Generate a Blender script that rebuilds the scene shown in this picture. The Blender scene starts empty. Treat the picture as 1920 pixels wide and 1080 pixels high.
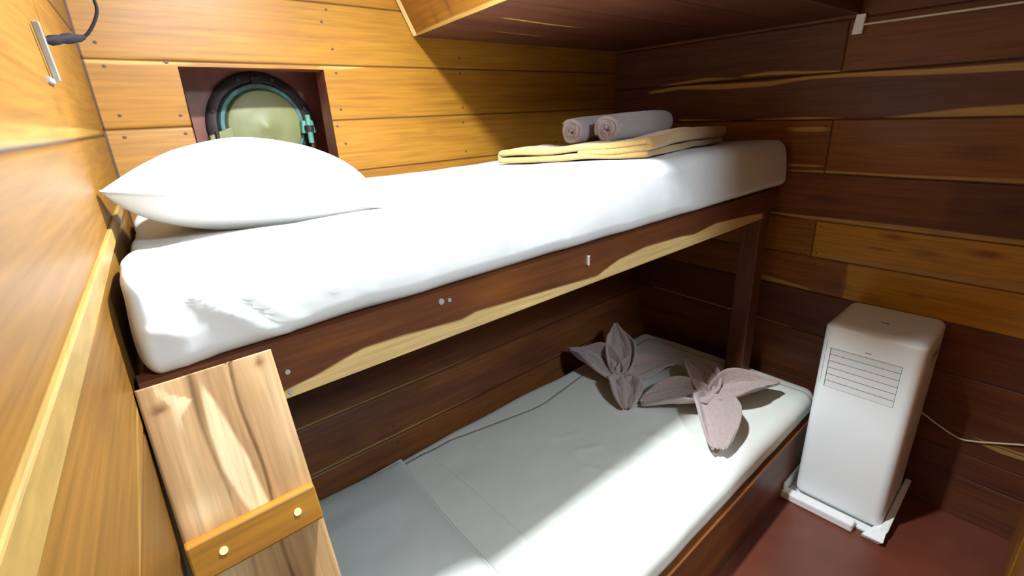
import bpy, bmesh, math, random
import numpy as np
from mathutils import Vector, Matrix, noise
random.seed(7)
C = bpy.context.scene.collection
H = 1.409                      # eye height: every z below is written relative to it, floor at -H

# ------------------------------------------------------------------ camera, world, lamps, exposure
cam = bpy.data.cameras.new('camera'); cam_o = bpy.data.objects.new('camera', cam); C.objects.link(cam_o)
cam.sensor_width = 36.0; cam.lens = 914.2/1920*36.0; cam.clip_start = 0.01
Rr = np.array([[0.74973823,-0.66045495,-0.04113217],[-0.2520358,-0.22752859,-0.94058955],[0.61185827,0.71556272,-0.33704518]])
cam_o.matrix_world = Matrix(((Rr[0][0],-Rr[1][0],-Rr[2][0],0),(Rr[0][1],-Rr[1][1],-Rr[2][1],0),(Rr[0][2],-Rr[1][2],-Rr[2][2],H),(0,0,0,1)))
bpy.context.scene.camera = cam_o
w = bpy.data.worlds.new('world'); bpy.context.scene.world = w; w.use_nodes = True
w.node_tree.nodes['Background'].inputs[0].default_value = (0.8, 0.9, 1, 1)
w.node_tree.nodes['Background'].inputs[1].default_value = 0.3

def lamp(name, loc, power, size, col):
    l = bpy.data.lights.new(name, 'AREA'); l.shape = 'DISK'; l.size = size; l.energy = power; l.color = col
    o = bpy.data.objects.new(name, l); C.objects.link(o); o.location = (loc[0], loc[1], loc[2]+H); return o
lamp('bunk_lamp', (0.55, 0.725, 0.60), 57, 0.09, (0.88, 0.96, 1.0))                  # small ceiling downlight over the upper bunk
pl_ = lamp('passage_lamp', (0.52, -0.80, 0.64), 31, 0.24, (0.78, 0.92, 1.0))     # lamp in the passage, shining in through the doorway
pl_.rotation_euler = (math.radians(35), 0, 0)
vs_ = bpy.context.scene.view_settings
vs_.view_transform = 'Standard'; vs_.look = 'None'; vs_.gamma = 1.0; vs_.use_curve_mapping = False; vs_.exposure = 0.0

# ------------------------------------------------------------------ helpers
def tag(o, label=None, cat=None, group=None, kind=None):
    if label: o['label'] = label
    if cat: o['category'] = cat
    if group: o['group'] = group
    if kind: o['kind'] = kind
    return o
def empty(name, loc):
    o = bpy.data.objects.new(name, None); C.objects.link(o); o.location = (loc[0], loc[1], loc[2]+H); o.empty_display_size = .05
    return o
def link(name, me, mat, parent=None, smooth=True):
    o = bpy.data.objects.new(name, me); C.objects.link(o)
    for m in (mat if isinstance(mat, (list, tuple)) else [mat]): me.materials.append(m)
    if smooth:
        me.polygons.foreach_set('use_smooth', [True]*len(me.polygons))
    if parent is not None:
        o.parent = parent
        l = parent.location.copy(); p = parent.parent
        while p is not None: l += p.location; p = p.parent
        for v in me.vertices: v.co -= l
    return o
def mesh(name, verts, faces, mat, parent=None, smooth=True, attrs=None):
    me = bpy.data.meshes.new(name)
    me.from_pydata([(float(v[0]), float(v[1]), float(v[2])+H) for v in verts], [], [tuple(int(i) for i in f) for f in faces])
    if attrs:
        for k, a in attrs.items():
            a = np.asarray(a, float)
            if a.ndim == 2:
                at = me.attributes.new(k, 'FLOAT_VECTOR', 'POINT'); at.data.foreach_set('vector', a.ravel())
            else:
                at = me.attributes.new(k, 'FLOAT', 'POINT'); at.data.foreach_set('value', a)
    me.update()
    return link(name, me, mat, parent, smooth)
def fix_normals(o):
    bm = bmesh.new(); bm.from_mesh(o.data); bmesh.ops.recalc_face_normals(bm, faces=bm.faces); bm.to_mesh(o.data); bm.free()
    return o
def sm(o, ang=35):
    me = o.data
    me.polygons.foreach_set('use_smooth', [True]*len(me.polygons))
    try: me.set_sharp_from_angle(angle=math.radians(ang))
    except Exception: pass
    return o
def bev(o, wd=.003, seg=2):
    m = o.modifiers.new('bevel', 'BEVEL'); m.width = wd; m.segments = seg; m.limit_method = 'ANGLE'; m.angle_limit = math.radians(40)
    return o
BOXF = [(0,3,2,1),(4,5,6,7),(0,1,5,4),(1,2,6,5),(2,3,7,6),(3,0,4,7)]
def hexa(name, pts, mat, parent=None, bevel=.003):
    """solid from 8 corners: 4 bottom (ccw) and 4 top"""
    o = mesh(name, pts, BOXF, mat, parent, smooth=False); fix_normals(o)
    if bevel: bev(o, bevel)
    return o
def box(name, lo, hi, mat, parent=None, bevel=.003):
    x0,y0,z0 = lo; x1,y1,z1 = hi
    return hexa(name, [(x0,y0,z0),(x1,y0,z0),(x1,y1,z0),(x0,y1,z0),(x0,y0,z1),(x1,y0,z1),(x1,y1,z1),(x0,y1,z1)], mat, parent, bevel)
def tube(name, pts, r, mat, parent=None, n=10, sub=1):
    P = [Vector(p) for p in pts]
    if sub > 1:                                        # Catmull-Rom resample
        Q = []
        for i in range(len(P)-1):
            a = P[max(i-1,0)]; b = P[i]; c = P[i+1]; d = P[min(i+2,len(P)-1)]
            for k in range(sub):
                t = k/sub
                Q.append(.5*((2*b)+(c-a)*t+(2*a-5*b+4*c-d)*t*t+(3*b-a-3*c+d)*t**3))
        P = Q+[P[-1]]
    rr = r if isinstance(r, (list, tuple)) else [r]*len(P)
    V = []; F = []; up = None
    for i, p in enumerate(P):
        d = (P[min(i+1,len(P)-1)]-P[max(i-1,0)]).normalized()
        if up is None: up = d.orthogonal().normalized()
        up = (up-d*up.dot(d)).normalized(); s = d.cross(up)
        ri = rr[min(int(i*len(rr)/len(P)), len(rr)-1)]
        for k in range(n):
            a = 2*math.pi*k/n; V.append(p+up*(math.cos(a)*ri)+s*(math.sin(a)*ri))
    for i in range(len(P)-1):
        for k in range(n):
            F.append((i*n+k, i*n+(k+1)%n, (i+1)*n+(k+1)%n, (i+1)*n+k))
    F.append(tuple(range(n))[::-1]); F.append(tuple((len(P)-1)*n+k for k in range(n)))
    return sm(fix_normals(mesh(name, V, F, mat, parent)), 50)
def cyl(name, p, axis, r, depth, mat, parent=None, n=20, r2=None):
    p = Vector(p); a = Vector(axis).normalized()*depth
    o = tube(name, [p, p+a*.999], r, mat, parent, n)
    return o
def lathe_y(name, cx, cz, prof, mat, parent=None, n=64, closed=True):
    """ring profile [(radius, y)] turned about an axis along y through (cx, cz)"""
    V = []; F = []; m = len(prof)
    for k in range(n):
        a = 2*math.pi*k/n
        for r, y in prof: V.append((cx+r*math.cos(a), y, cz+r*math.sin(a)))
    for k in range(n):
        for j in range(m if closed else m-1):
            F.append((k*m+j, k*m+(j+1)%m, ((k+1)%n)*m+(j+1)%m, ((k+1)%n)*m+j))
    return sm(fix_normals(mesh(name, V, F, mat, parent)), 40)
def rounded_box(lo, hi, r, n, dense=True):
    """verts, faces of a box with rounded edges; n = (nx, ny, nz)"""
    lo = np.array(lo, float); hi = np.array(hi, float); r = np.array([r]*3 if np.isscalar(r) else r, float)
    ax = []
    for i in range(3):
        e = r[i]*np.array([0,.12,.28,.46,.64,.82,1.0])
        mid = np.linspace(lo[i]+r[i], hi[i]-r[i], n[i]+1)[1:-1]
        ax.append(np.concatenate([lo[i]+e, mid, (hi[i]-e)[::-1]]))
    idx = {}; V = []; F = []
    def vid(i, j, k):
        key = (i,j,k)
        if key not in idx:
            p = np.array([ax[0][i], ax[1][j], ax[2][k]]); q = np.clip(p, lo+r, hi-r); d = (p-q)/r
            L = np.linalg.norm(d)
            if L > 1e-9:
                m = np.max(np.abs(d)); d = d/L*1.0
            V.append(q+d*r); idx[key] = len(V)-1
        return idx[key]
    N = [len(a) for a in ax]
    for f in range(3):
        a, b = [(1,2),(2,0),(0,1)][f]
        for s in (0, N[f]-1):
            for i in range(N[a]-1):
                for j in range(N[b]-1):
                    q = []
                    for (di,dj) in ((0,0),(1,0),(1,1),(0,1)):
                        t = [0,0,0]; t[f] = s; t[a] = i+di; t[b] = j+dj; q.append(vid(*t))
                    F.append(q if s else q[::-1])
    return np.array(V), F
def nz(x, y, z=0, s=1.0): return noise.noise(Vector((x*s, y*s, z*s)))
def boolean_cut(o, cutters):
    for c in cutters:
        m = o.modifiers.new('cut', 'BOOLEAN'); m.object = c; m.operation = 'DIFFERENCE'; m.solver = 'EXACT'
    bpy.context.view_layer.update()
    dg = bpy.context.evaluated_depsgraph_get()
    me = bpy.data.meshes.new_from_object(o.evaluated_get(dg))
    o.modifiers.clear(); o.data = me
    for c in cutters: bpy.data.objects.remove(c, do_unlink=True)
    return o

# ------------------------------------------------------------------ materials
def new_mat(name):
    m = bpy.data.materials.new(name); m.use_nodes = True
    return m, m.node_tree, m.node_tree.nodes['Principled BSDF']
def math_n(nt, op, a, b=None, c=None):
    n = nt.nodes.new('ShaderNodeMath'); n.operation = op
    for i, v in enumerate((a, b, c)):
        if v is None: continue
        if isinstance(v, (int, float)): n.inputs[i].default_value = v
        else: nt.links.new(v, n.inputs[i])
    return n.outputs[0]
def mixc(nt, f, a, b, mode='MIX'):
    n = nt.nodes.new('ShaderNodeMix'); n.data_type = 'RGBA'; n.blend_type = mode
    for s, v in ((n.inputs[0], f), (n.inputs[6], a), (n.inputs[7], b)):
        if isinstance(v, (int, float)): s.default_value = v
        elif isinstance(v, tuple): s.default_value = (*v, 1)
        else: nt.links.new(v, s)
    return n.outputs[2]
def ramp(nt, f, stops):
    n = nt.nodes.new('ShaderNodeValToRGB'); cr = n.color_ramp
    while len(cr.elements) < len(stops): cr.elements.new(.5)
    for e, (p, c) in zip(cr.elements, stops): e.position = p; e.color = (*c, 1) if isinstance(c, tuple) else (c,c,c,1)
    nt.links.new(f, n.inputs[0]); return n.outputs[0]
def nse(nt, vec, scale, detail=3, rough=.55, dist=0.0):
    mp = nt.nodes.new('ShaderNodeMapping'); mp.inputs['Scale'].default_value = scale; nt.links.new(vec, mp.inputs[0])
    n = nt.nodes.new('ShaderNodeTexNoise'); n.inputs['Scale'].default_value = 1; n.inputs['Detail'].default_value = detail
    n.inputs['Roughness'].default_value = rough; n.inputs['Distortion'].default_value = dist
    nt.links.new(mp.outputs[0], n.inputs['Vector']); return n.outputs[0]
def attr(nt, name, out):
    n = nt.nodes.new('ShaderNodeAttribute'); n.attribute_name = name; return n.outputs[out]
LEFT = [(0.0,(.05,.018,.004)),(.5,(.125,.053,.008)),(1.0,(.235,.105,.013))]
TEAK = [(0.0,(.080,.024,.017)),(.25,(.135,.044,.017)),(.5,(.25,.088,.016)),(.75,(.27,.105,.011)),(1.0,(.315,.138,.013))]
def wood(name, sapcol=(.46,.27,.07), rough=.46, coat=.06, stops=TEAK, obj=None, tone=None, contrast=.5):
    m, nt, b = new_mat(name)
    if obj is None: vec = attr(nt, 'wc', 'Vector'); tn = attr(nt, 'tone', 'Fac')
    else:
        tc = nt.nodes.new('ShaderNodeTexCoord'); mp = nt.nodes.new('ShaderNodeMapping'); mp.inputs['Rotation'].default_value = obj
        nt.links.new(tc.outputs['Object'], mp.inputs[0]); vec = mp.outputs[0]; tn = tone
    n1 = nse(nt, vec, (1.3, 14, 9), 4, .6, .6); n2 = nse(nt, vec, (5, 110, 60), 3, .6); n3 = nse(nt, vec, (2.2, 5, 5), 2, .5)
    t = math_n(nt, 'ADD', math_n(nt, 'MULTIPLY', math_n(nt, 'SUBTRACT', n1, .5), contrast), math_n(nt, 'MULTIPLY', math_n(nt, 'SUBTRACT', n3, .5), .35))
    t = math_n(nt, 'ADD', t, tn)
    col = ramp(nt, t, stops)
    if obj is None:
        s = math_n(nt, 'ADD', attr(nt, 'sap', 'Fac'), math_n(nt, 'MULTIPLY', math_n(nt, 'SUBTRACT', n1, .5), .008))
        mr = nt.nodes.new('ShaderNodeMapRange'); mr.interpolation_type = 'SMOOTHSTEP'
        mr.inputs[1].default_value = -.003; mr.inputs[2].default_value = .003; nt.links.new(s, mr.inputs[0])
        col = mixc(nt, mr.outputs[0], col, sapcol)
    gr = nt.nodes.new('ShaderNodeMapRange'); gr.inputs[1].default_value = .3; gr.inputs[2].default_value = .7; gr.inputs[3].default_value = .74; gr.inputs[4].default_value = 1.14
    nt.links.new(n2, gr.inputs[0])
    col = mixc(nt, 1.0, col, gr.outputs[0], 'MULTIPLY')
    if obj is None:
        col = mixc(nt, attr(nt, 'gap', 'Fac'), col, (.030,.010,.006))
    nt.links.new(col, b.inputs['Base Color'])
    rr = nt.nodes.new('ShaderNodeMapRange'); rr.inputs[3].default_value = rough-.08; rr.inputs[4].default_value = rough+.12; nt.links.new(n3, rr.inputs[0])
    nt.links.new(rr.outputs[0], b.inputs['Roughness'])
    b.inputs['Coat Weight'].default_value = coat; b.inputs['Coat Roughness'].default_value = .22
    b.inputs['Specular IOR Level'].default_value = .3
    bp = nt.nodes.new('ShaderNodeBump'); bp.inputs['Strength'].default_value = .12; bp.inputs['Distance'].default_value = .002
    nt.links.new(n1, bp.inputs['Height']); nt.links.new(bp.outputs[0], b.inputs['Normal'])
    return m
def plain(name, col, rough=.5, metal=0, var=.0, scale=20, bump=0, coat=0, sheen=0, bscale=None):
    m, nt, b = new_mat(name)
    tc = nt.nodes.new('ShaderNodeTexCoord')
    n = nse(nt, tc.outputs['Object'], (scale,)*3, 4, .6)
    d = tuple(c*(1-var) for c in col); l = tuple(min(1, c*(1+var)) for c in col)
    nt.links.new(ramp(nt, n, [(.3, d), (.7, l)]), b.inputs['Base Color'])
    b.inputs['Roughness'].default_value = rough; b.inputs['Metallic'].default_value = metal
    b.inputs['Coat Weight'].default_value = coat; b.inputs['Sheen Weight'].default_value = sheen
    if bump:
        n2 = nse(nt, tc.outputs['Object'], (bscale or scale,)*3, 3, .6)
        bp = nt.nodes.new('ShaderNodeBump'); bp.inputs['Strength'].default_value = bump; bp.inputs['Distance'].default_value = .004
        nt.links.new(n2, bp.inputs['Height']); nt.links.new(bp.outputs[0], b.inputs['Normal'])
    return m
M_WALL = wood('varnished_teak')
M_RIGHT = wood('heartwood_teak', stops=TEAK[:-1]+[(1.0,(.50,.235,.020))])
M_LEFT = wood('aged_golden_teak', sapcol=(.30,.17,.035), stops=LEFT)
M_RAIL = wood('dark_teak_rail', sapcol=(.66,.47,.20))
M_LADDER = wood('pale_worn_teak', sapcol=(.62,.47,.27), rough=.4, stops=[(0,(.11,.05,.02)),(.35,(.24,.12,.045)),(.7,(.40,.235,.105)),(1,(.54,.37,.20))], contrast=.75)
M_CLEAT = wood('honey_teak', obj=(0,0,0), tone=.92, contrast=.6)
M_BATTEN = wood('light_teak_batten', obj=(0,0,math.pi/2), tone=1.0, stops=[(0,(.15,.075,.015)),(.6,(.25,.145,.034)),(1,(.32,.20,.055))])
M_BATTEN2 = wood('glossy_light_batten', obj=(0,math.pi/2,0), tone=.9, rough=.25, coat=.5)
M_POST = wood('dark_teak_post', obj=(0,math.pi/2,0), tone=.16, contrast=.35)
M_POST2 = wood('brown_teak_post', obj=(0,math.pi/2,0), tone=.6, contrast=.4)
M_BED = wood('dark_teak_board', obj=(0,0,0), tone=.22, contrast=.4)
M_LINING = plain('oxblood_paint', (.17,.045,.028), .45, var=.3, scale=14)
M_FLOOR = plain('oxblood_floor_paint', (.135,.036,.020), .38, var=.18, scale=5, bump=.08, bscale=40)
M_SHEET = plain('white_cotton', (.60,.62,.625), .85, var=.015, scale=30, bump=.015, bscale=120, sheen=.15)
M_SHEET2 = plain('off_white_cotton', (.71,.725,.67), .85, var=.02, scale=30, bump=.03, bscale=120, sheen=.15)
M_CASE = plain('pillowcase_cotton', (.60,.63,.60), .85, var=.02, scale=30, bump=.03, bscale=120, sheen=.15)
M_TOWEL = plain('mauve_terry', (.40,.305,.285), .95, var=.16, scale=160, bump=.7, bscale=420, sheen=.4)
M_TOWEL2 = plain('grey_mauve_terry', (.34,.27,.28), .95, var=.16, scale=160, bump=.7, bscale=420, sheen=.4)
M_BLANKET = plain('mustard_fleece', (.42,.255,.08), .95, var=.12, scale=120, bump=.6, bscale=300, sheen=.4)
M_WHITE = plain('white_plastic', (.86,.91,.93), .32, var=.01, scale=8)
M_LOUVER = plain('louver_plastic', (.70,.73,.74), .4, var=.01, scale=8)
M_FOAM = plain('white_foam', (.82,.83,.83), .7, var=.05, scale=60, bump=.2, bscale=200)
M_DARK = plain('black_plastic', (.015,.014,.016), .4)
M_GAP = plain('grey_gap', (.42,.44,.45), .5)
M_MARK = plain('grey_mark', (.30,.31,.33), .5)
M_CABLE = plain('black_rubber', (.012,.010,.013), .75)
M_CABLE.node_tree.nodes['Principled BSDF'].inputs['Specular IOR Level'].default_value = .12
M_WCABLE = plain('cream_cable', (.70,.62,.48), .5)
M_METAL = plain('brushed_steel', (.36,.37,.36), .45, metal=.6, var=.08, scale=90)
M_BRONZE = plain('dark_bronze', (.035,.024,.022), .55, metal=.3, var=.5, scale=25)
M_PATINA = plain('verdigris_patina', (.065,.15,.145), .6, metal=.15, var=.35, scale=40)
M_VERD = plain('bright_verdigris', (.11,.30,.23), .6, metal=.1, var=.3, scale=40)
M_OLIVE = plain('olive_green_enamel', (.20,.205,.085), .5, var=.1, scale=18)
M_PAINT = plain('pale_paint', (.45,.47,.46), .6, var=.03)
M_CEIL = plain('white_deckhead_paint', (.50,.50,.47), .6, var=.03)
M_SCREW = plain('steel_screw', (.55,.57,.58), .4, metal=.5)
M_PLUG = plain('dark_wood_plug', (.07,.022,.012), .6)
M_WPLUG = plain('pale_wood_plug', (.85,.66,.30), .45)

# ------------------------------------------------------------------ plank panels
def axis_vals(a, b, step, marks=(), offs=(0,.002,.005,.009)):
    v = list(np.arange(a, b, step))+[b]
    for m in marks:
        for o in offs:
            for s in (1,-1):
                if a < m+s*o < b: v.append(m+s*o)
    v = sorted(v); out = [v[0]]
    for x in v[1:]:
        if x-out[-1] > 5e-4: out.append(x)
    return np.array(out)
def streak_val(U, V, streaks):
    S = np.full(U.shape, -1.0)
    for st in streaks:
        st = sorted(st); u = [p[0] for p in st]; vc = np.interp(U, u, [p[1] for p in st]); hw = np.interp(U, u, [p[2] for p in st])
        end = np.minimum(U-u[0], u[-1]-U)
        val = np.minimum(hw-np.abs(V-vc), end*.15)
        S = np.maximum(S, val)
    return S
def panel(name, pos, us, vs, hj, vj, tones, streaks, knots=(), hole=None, discs=(), depth=.0025, parent=None, mat=None, normal=(0,-1,0), nails=(), gapfn=None):
    """pos(U,V)->X,Y,Z ; hj horizontal joints v ; vj [(u, v0, v1)] butt joints ; tones fn(U,V)"""
    U, V = np.meshgrid(us, vs, indexing='ij'); X, Y, Z = pos(U, V)
    dj = np.full(U.shape, 1.0)
    for j in hj: dj = np.minimum(dj, np.abs(V-j))
    for (u, a, b) in vj: dj = np.minimum(dj, np.where((V > a) & (V < b), np.abs(U-u), 1.0))
    gap = np.clip(1-dj/.0045, 0, 1)*.85
    if gapfn: gap = np.maximum(gap, gapfn(U, V))
    n = np.array(normal, float)
    g = np.clip(1-dj/.004, 0, 1)*depth
    X = X-n[0]*g; Y = Y-n[1]*g; Z = Z-n[2]*g
    T = tones(U, V)
    for (u, v, ru, rv, d) in knots: T = T-d*np.exp(-((U-u)/ru)**2-((V-v)/rv)**2)
    S = streak_val(U, V, streaks)
    pl = np.zeros(U.shape)
    for j in hj: pl += (V > j)*1.0
    for (u, a, b) in vj: pl += np.where((V > a) & (V < b) & (U > u), 17.3, 0)
    wc = np.stack([U+pl*3.71, V+pl*.37, pl*1.93], -1).reshape(-1, 3)
    nu, nv = U.shape; verts = np.stack([X, Y, Z], -1).reshape(-1, 3).tolist()
    faces = []
    for i in range(nu-1):
        for k in range(nv-1):
            if hole:
                cu = (us[i]+us[i+1])/2; cv = (vs[k]+vs[k+1])/2
                if hole[0] < cu < hole[1] and hole[2] < cv < hole[3]: continue
            faces.append((i*nv+k, (i+1)*nv+k, (i+1)*nv+k+1, i*nv+k+1))
    A = {'sap': S.ravel(), 'tone': T.ravel(), 'gap': gap.ravel(), 'wc': wc}
    nf = len(faces)
    if nails:                                             # wood plugs: small domed discs in the same mesh
        add = {k: [] for k in A}
        t1 = np.array([1,0,0]) if abs(n[0]) < .5 else np.array([0,1,0]); t2 = np.array([0,0,1])
        for (u, v, r) in nails:
            x, y, z = pos(np.array([[u]]), np.array([[v]])); c = np.array([x[0,0], y[0,0], z[0,0]])+n*.0012
            b0 = len(verts); verts.append((c+n*.0006).tolist())
            for q in range(10):
                a = q*math.tau/10; verts.append((c+t1*math.cos(a)*r*1.25+t2*math.sin(a)*r-n*.002).tolist())
            for q in range(10): faces.append((b0, b0+1+q, b0+1+(q+1) % 10))
            for k in A: add[k] += [[0,0,0] if k == 'wc' else 0]*11
        for k in A: A[k] = np.concatenate([A[k], np.array(add[k], float)])
    o = mesh(name, verts, faces, [mat or M_WALL, M_PLUG], parent, True, A)
    for p in o.data.polygons:
        if p.index >= nf: p.material_index = 1
    if hole is not None or True:
        # orient towards the room
        p = o.data.polygons[0]
        if Vector(p.normal).dot(Vector(n)) < 0: o.data.flip_normals()
    s = o.modifiers.new('thickness', 'SOLIDIFY'); s.thickness = .03; s.offset = -1.0
    e = o.modifiers.new('edges', 'EDGE_SPLIT'); e.split_angle = math.radians(62)
    return o
def plank_tones(hj, base, vj=(), alt=None):
    e = sorted(hj)
    def f(U, V):
        k = np.searchsorted(e, V); T = np.array(base)[k]
        if alt:
            for (a, b, u0, u1, t) in alt: T = np.where((V > a) & (V < b) & (U > u0) & (U < u1), t, T)
        return T
    return f

# --- right wall: plane x = 2.0715 + (y-.7413)*tan(.0536)
YR = .0536
def rwx(y): return 2.0715+(y-.7413)*math.tan(YR)
hj = [-1.25,-1.16,-1.092,-.885,-.712,-.572,-.431,-.256,-.068,.086,.25,.43]
t = [.12,.14,.2,.30,.16,1.08,1.08,.28,.46,.12,.32,.3,.3]
vj = [(.622,.086,.25),(.622,-.256,-.068),(.62,-.572,-.431),(-.35,-.712,-.572)]
sap = [[(1.41,.063,.005),(1.25,.076,.006),(1.02,.067,.009),(.86,.066,.008),(.72,.077,.006),(.6,.077,.007),(.38,.067,.008),(.17,.064,.009),(-.3,.06,.01)],
       [(1.35,.088,.001),(1.14,.100,.006),(1.0,.096,.002)],[(.98,.100,.004),(.87,.103,.007),(.73,.095,.004),(.62,.09,.002)],
       [(.46,-.064,.001),(.36,-.058,.007),(.266,-.053,.012),(.14,-.05,.014),(-.3,-.045,.014)],
       [(1.24,-.060,.004),(1.0,-.064,.001)],[(.9,-.064,.002),(.72,-.062,.004),(.6,-.063,.001)],
       [(.77,-.102,.008),(.63,-.100,.009)],
       [(.75,-.254,.004),(.54,-.249,.005),(.4,-.249,.005),(.1,-.244,.005),(-.4,-.24,.005)],[(.77,-.232,.003),(.63,-.23,.004)],
       [(1.1,-.42,.004),(.76,-.421,.005),(.64,-.426,.009),(.47,-.422,.009),(.3,-.421,.010),(.19,-.421,.009),(.06,-.419,.008),(-.4,-.42,.006)],
       [(.64,-.558,.003),(.45,-.564,.005),(.32,-.563,.008),(.2,-.561,.010),(.1,-.56,.010),(-.2,-.556,.010)],
       [(1.32,-.880,.004),(.86,-.881,.004),(.65,-.884,.003)],
       [(.9,-.70,.006),(.77,-.695,.010),(.6,-.704,.004)],
       [(.02,-1.093,.008),(-.04,-1.097,.012),(-.3,-1.08,.012)],
       [(1.30,-.36,.01),(1.0,-.40,.012),(.8,-.40,.004)]]
kn = [(.374,-.455,.05,.014,.4),(.406,-.504,.05,.006,.5),(.283,-.496,.06,.02,.3),(.131,-.467,.04,.016,.4),(.274,-.644,.03,.008,.4),(.112,-.331,.03,.02,.15),(.612,-.349,.05,.012,.2),(.21,-.17,.06,.02,.25),(-.05,-.17,.06,.02,.2),(.5,-.66,.05,.02,.2)]
rn = [(.64,v,.004) for v in (.23,.115,-.09,-.235,-.45,-.55)]+[(.60,v,.004) for v in (.225,.11,-.09,-.24,-.45,-.555,-.60,-.70)]+[(.68,-.59,.004),(.68,-.69,.004)]
us = axis_vals(-1.5, 1.72, .02, [v[0] for v in vj]); vs = axis_vals(-H-.02, .74, .0085, hj)
alt = [(.086,.25,.622,2,.12),(-.256,-.068,.622,2,.36),(-.431,-.256,-1,.26,.16),(-.572,-.431,.62,2,.76),(-.885,-.712,-1,.35,.24),(-.712,-.572,.5,2,.5)]
wr = panel('wall_right', lambda U,V: (rwx(U), U, V), us, vs, hj, vj, plank_tones(hj, t, alt=alt), sap, kn, normal=(-math.cos(YR), math.sin(YR), 0), nails=rn, mat=M_RIGHT)
tag(wr, 'dark varnished plank wall behind the white air conditioner', 'wall', kind='structure')

LS = .105
def lwx(y): return .078-LS*(1.62-y)
# --- hull (back wall) with a square recess; plumb above, curving in below
HZ = np.array([-1.43,-1.04,-.75,-.5,-.2,0,.70]); HY = np.array([1.275,1.405,1.49,1.55,1.60,1.62,1.62])
def hully(z): return np.interp(z, HZ, HY)
RX0, RX1, RZ0, RZ1 = .270, .657, -.165, .151
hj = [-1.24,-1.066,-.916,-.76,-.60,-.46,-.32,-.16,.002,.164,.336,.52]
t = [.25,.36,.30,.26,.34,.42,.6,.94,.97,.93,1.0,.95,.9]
sap = [[(.07,.160,.006),(.16,.160,.007),(.25,.159,.005),(.3,.158,.002)],[(.655,.158,.003),(.72,.158,.004),(.78,.160,.001)],
       [(.06,-.911,.0022),(.5,-.911,.0025),(1.0,-.912,.001)],[(.06,-1.06,.002),(.58,-1.06,.0025),(1.0,-1.06,.0012)]]
hn = [(.113,.2),(.117,.148),(.247,.160),(.119,.035),(.249,.031),(.116,-.018),(.25,-.016),(.693,.318),(.695,.21),(.673,.284),(.695,.142),(.693,.034),(.672,-.017),(.689,-.072),(.671,-.134),
      (1.177,.2),(1.175,.148),(1.176,.028),(1.172,-.026),(1.167,-.134),(.62,-1.03),(.62,-1.09),(.63,-.89),(.63,-.94),(1.25,-1.03),(1.25,-.94),(1.68,.2),(1.68,.03),(1.68,-.13)]
us = np.union1d(axis_vals(.055, 2.16, .02, [RX0, RX1], (0,)), np.arange(.056,.10,.0023)); vs = axis_vals(-H-.02, .74, .0085, hj+[RZ0, RZ1])
hk = [(.75,.1,.05,.01,.12),(.9,-.06,.04,.02,.15),(1.02,-.05,.02,.02,.2),(.8,-.07,.03,.015,.12),(.56,.25,.1,.03,.1),(.4,.15,.05,.008,.4),(.55,.152,.04,.006,.4),(.5,-.84,.06,.02,.2),(.35,-.82,.04,.02,.2),(.45,-1.0,.05,.02,.15),(.9,.28,.06,.02,.15)]
thin = [.112,.068,.048,-.10,.25,-.02]
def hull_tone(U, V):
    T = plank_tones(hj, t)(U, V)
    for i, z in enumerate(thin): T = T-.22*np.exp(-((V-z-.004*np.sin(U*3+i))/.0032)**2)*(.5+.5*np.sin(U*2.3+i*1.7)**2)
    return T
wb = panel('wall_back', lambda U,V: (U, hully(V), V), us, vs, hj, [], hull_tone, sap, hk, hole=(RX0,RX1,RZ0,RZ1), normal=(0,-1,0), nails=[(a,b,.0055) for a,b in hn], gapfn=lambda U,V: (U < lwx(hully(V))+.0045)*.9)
tag(wb, 'golden plank hull wall with the round porthole', 'wall', kind='structure')

# --- left wall: leans a little open, x = .078 - .105*(1.62-y)
hj = [-1.1,-.85,-.60,-.362,-.188,-.012,.22,.42]
t = [.7,.7,.66,.62,.84,.88,.92,.88,.88]
sap = [[(.1,-.002,.008),(.5,-.001,.009),(.9,-.001,.009),(1.3,-.001,.006),(1.5,-.002,.003)],[(.2,-.372,.004),(.45,-.357,.004),(.77,-.327,.004),(1.0,-.32,.003)]]
us = axis_vals(-1.5, 1.66, .02); vs = axis_vals(-H-.02, .74, .0085, hj)
nl = np.array([1, -LS, 0])/math.hypot(1, LS)
lk = [(.93,.03,.03,.02,.2),(.55,-.25,.06,.02,.25),(.7,-.27,.04,.02,.2)]
wl = panel('wall_left', lambda U,V: (lwx(U), U, V), us, vs, hj, [], plank_tones(hj, t), sap, lk, normal=tuple(nl), nails=[], mat=M_LEFT)
tag(wl, 'golden varnished wood wall along the left side', 'wall', kind='structure')
# batten nailed along the left wall
def lwpt(y, z, d): return (lwx(y)+nl[0]*d, y+nl[1]*d, z)
tr = hexa('trim_1', [lwpt(-.8,-.205,-.001), lwpt(-.8,-.205,.006), lwpt(1.55,-.166,.006), lwpt(1.55,-.166,-.001), lwpt(-.8,-.163,-.001), lwpt(-.8,-.163,.006), lwpt(1.55,-.147,.006), lwpt(1.55,-.147,-.001)], M_BATTEN, bevel=.002)
tag(tr, 'pale wooden batten running along the left wall', 'trim', kind='structure')

# --- floor, ceiling, near wall
fl = box('floor', (-.45,-1.55,-H-.03), (2.2,1.7,-H), M_FLOOR, bevel=0); tag(fl, 'red-brown painted cabin floor', 'floor', kind='structure')
ce = box('ceiling', (-.45,-1.55,.72), (2.2,1.7,.75), M_CEIL, bevel=0); tag(ce, 'wooden ceiling above the cabin', 'ceiling', kind='structure')
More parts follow.
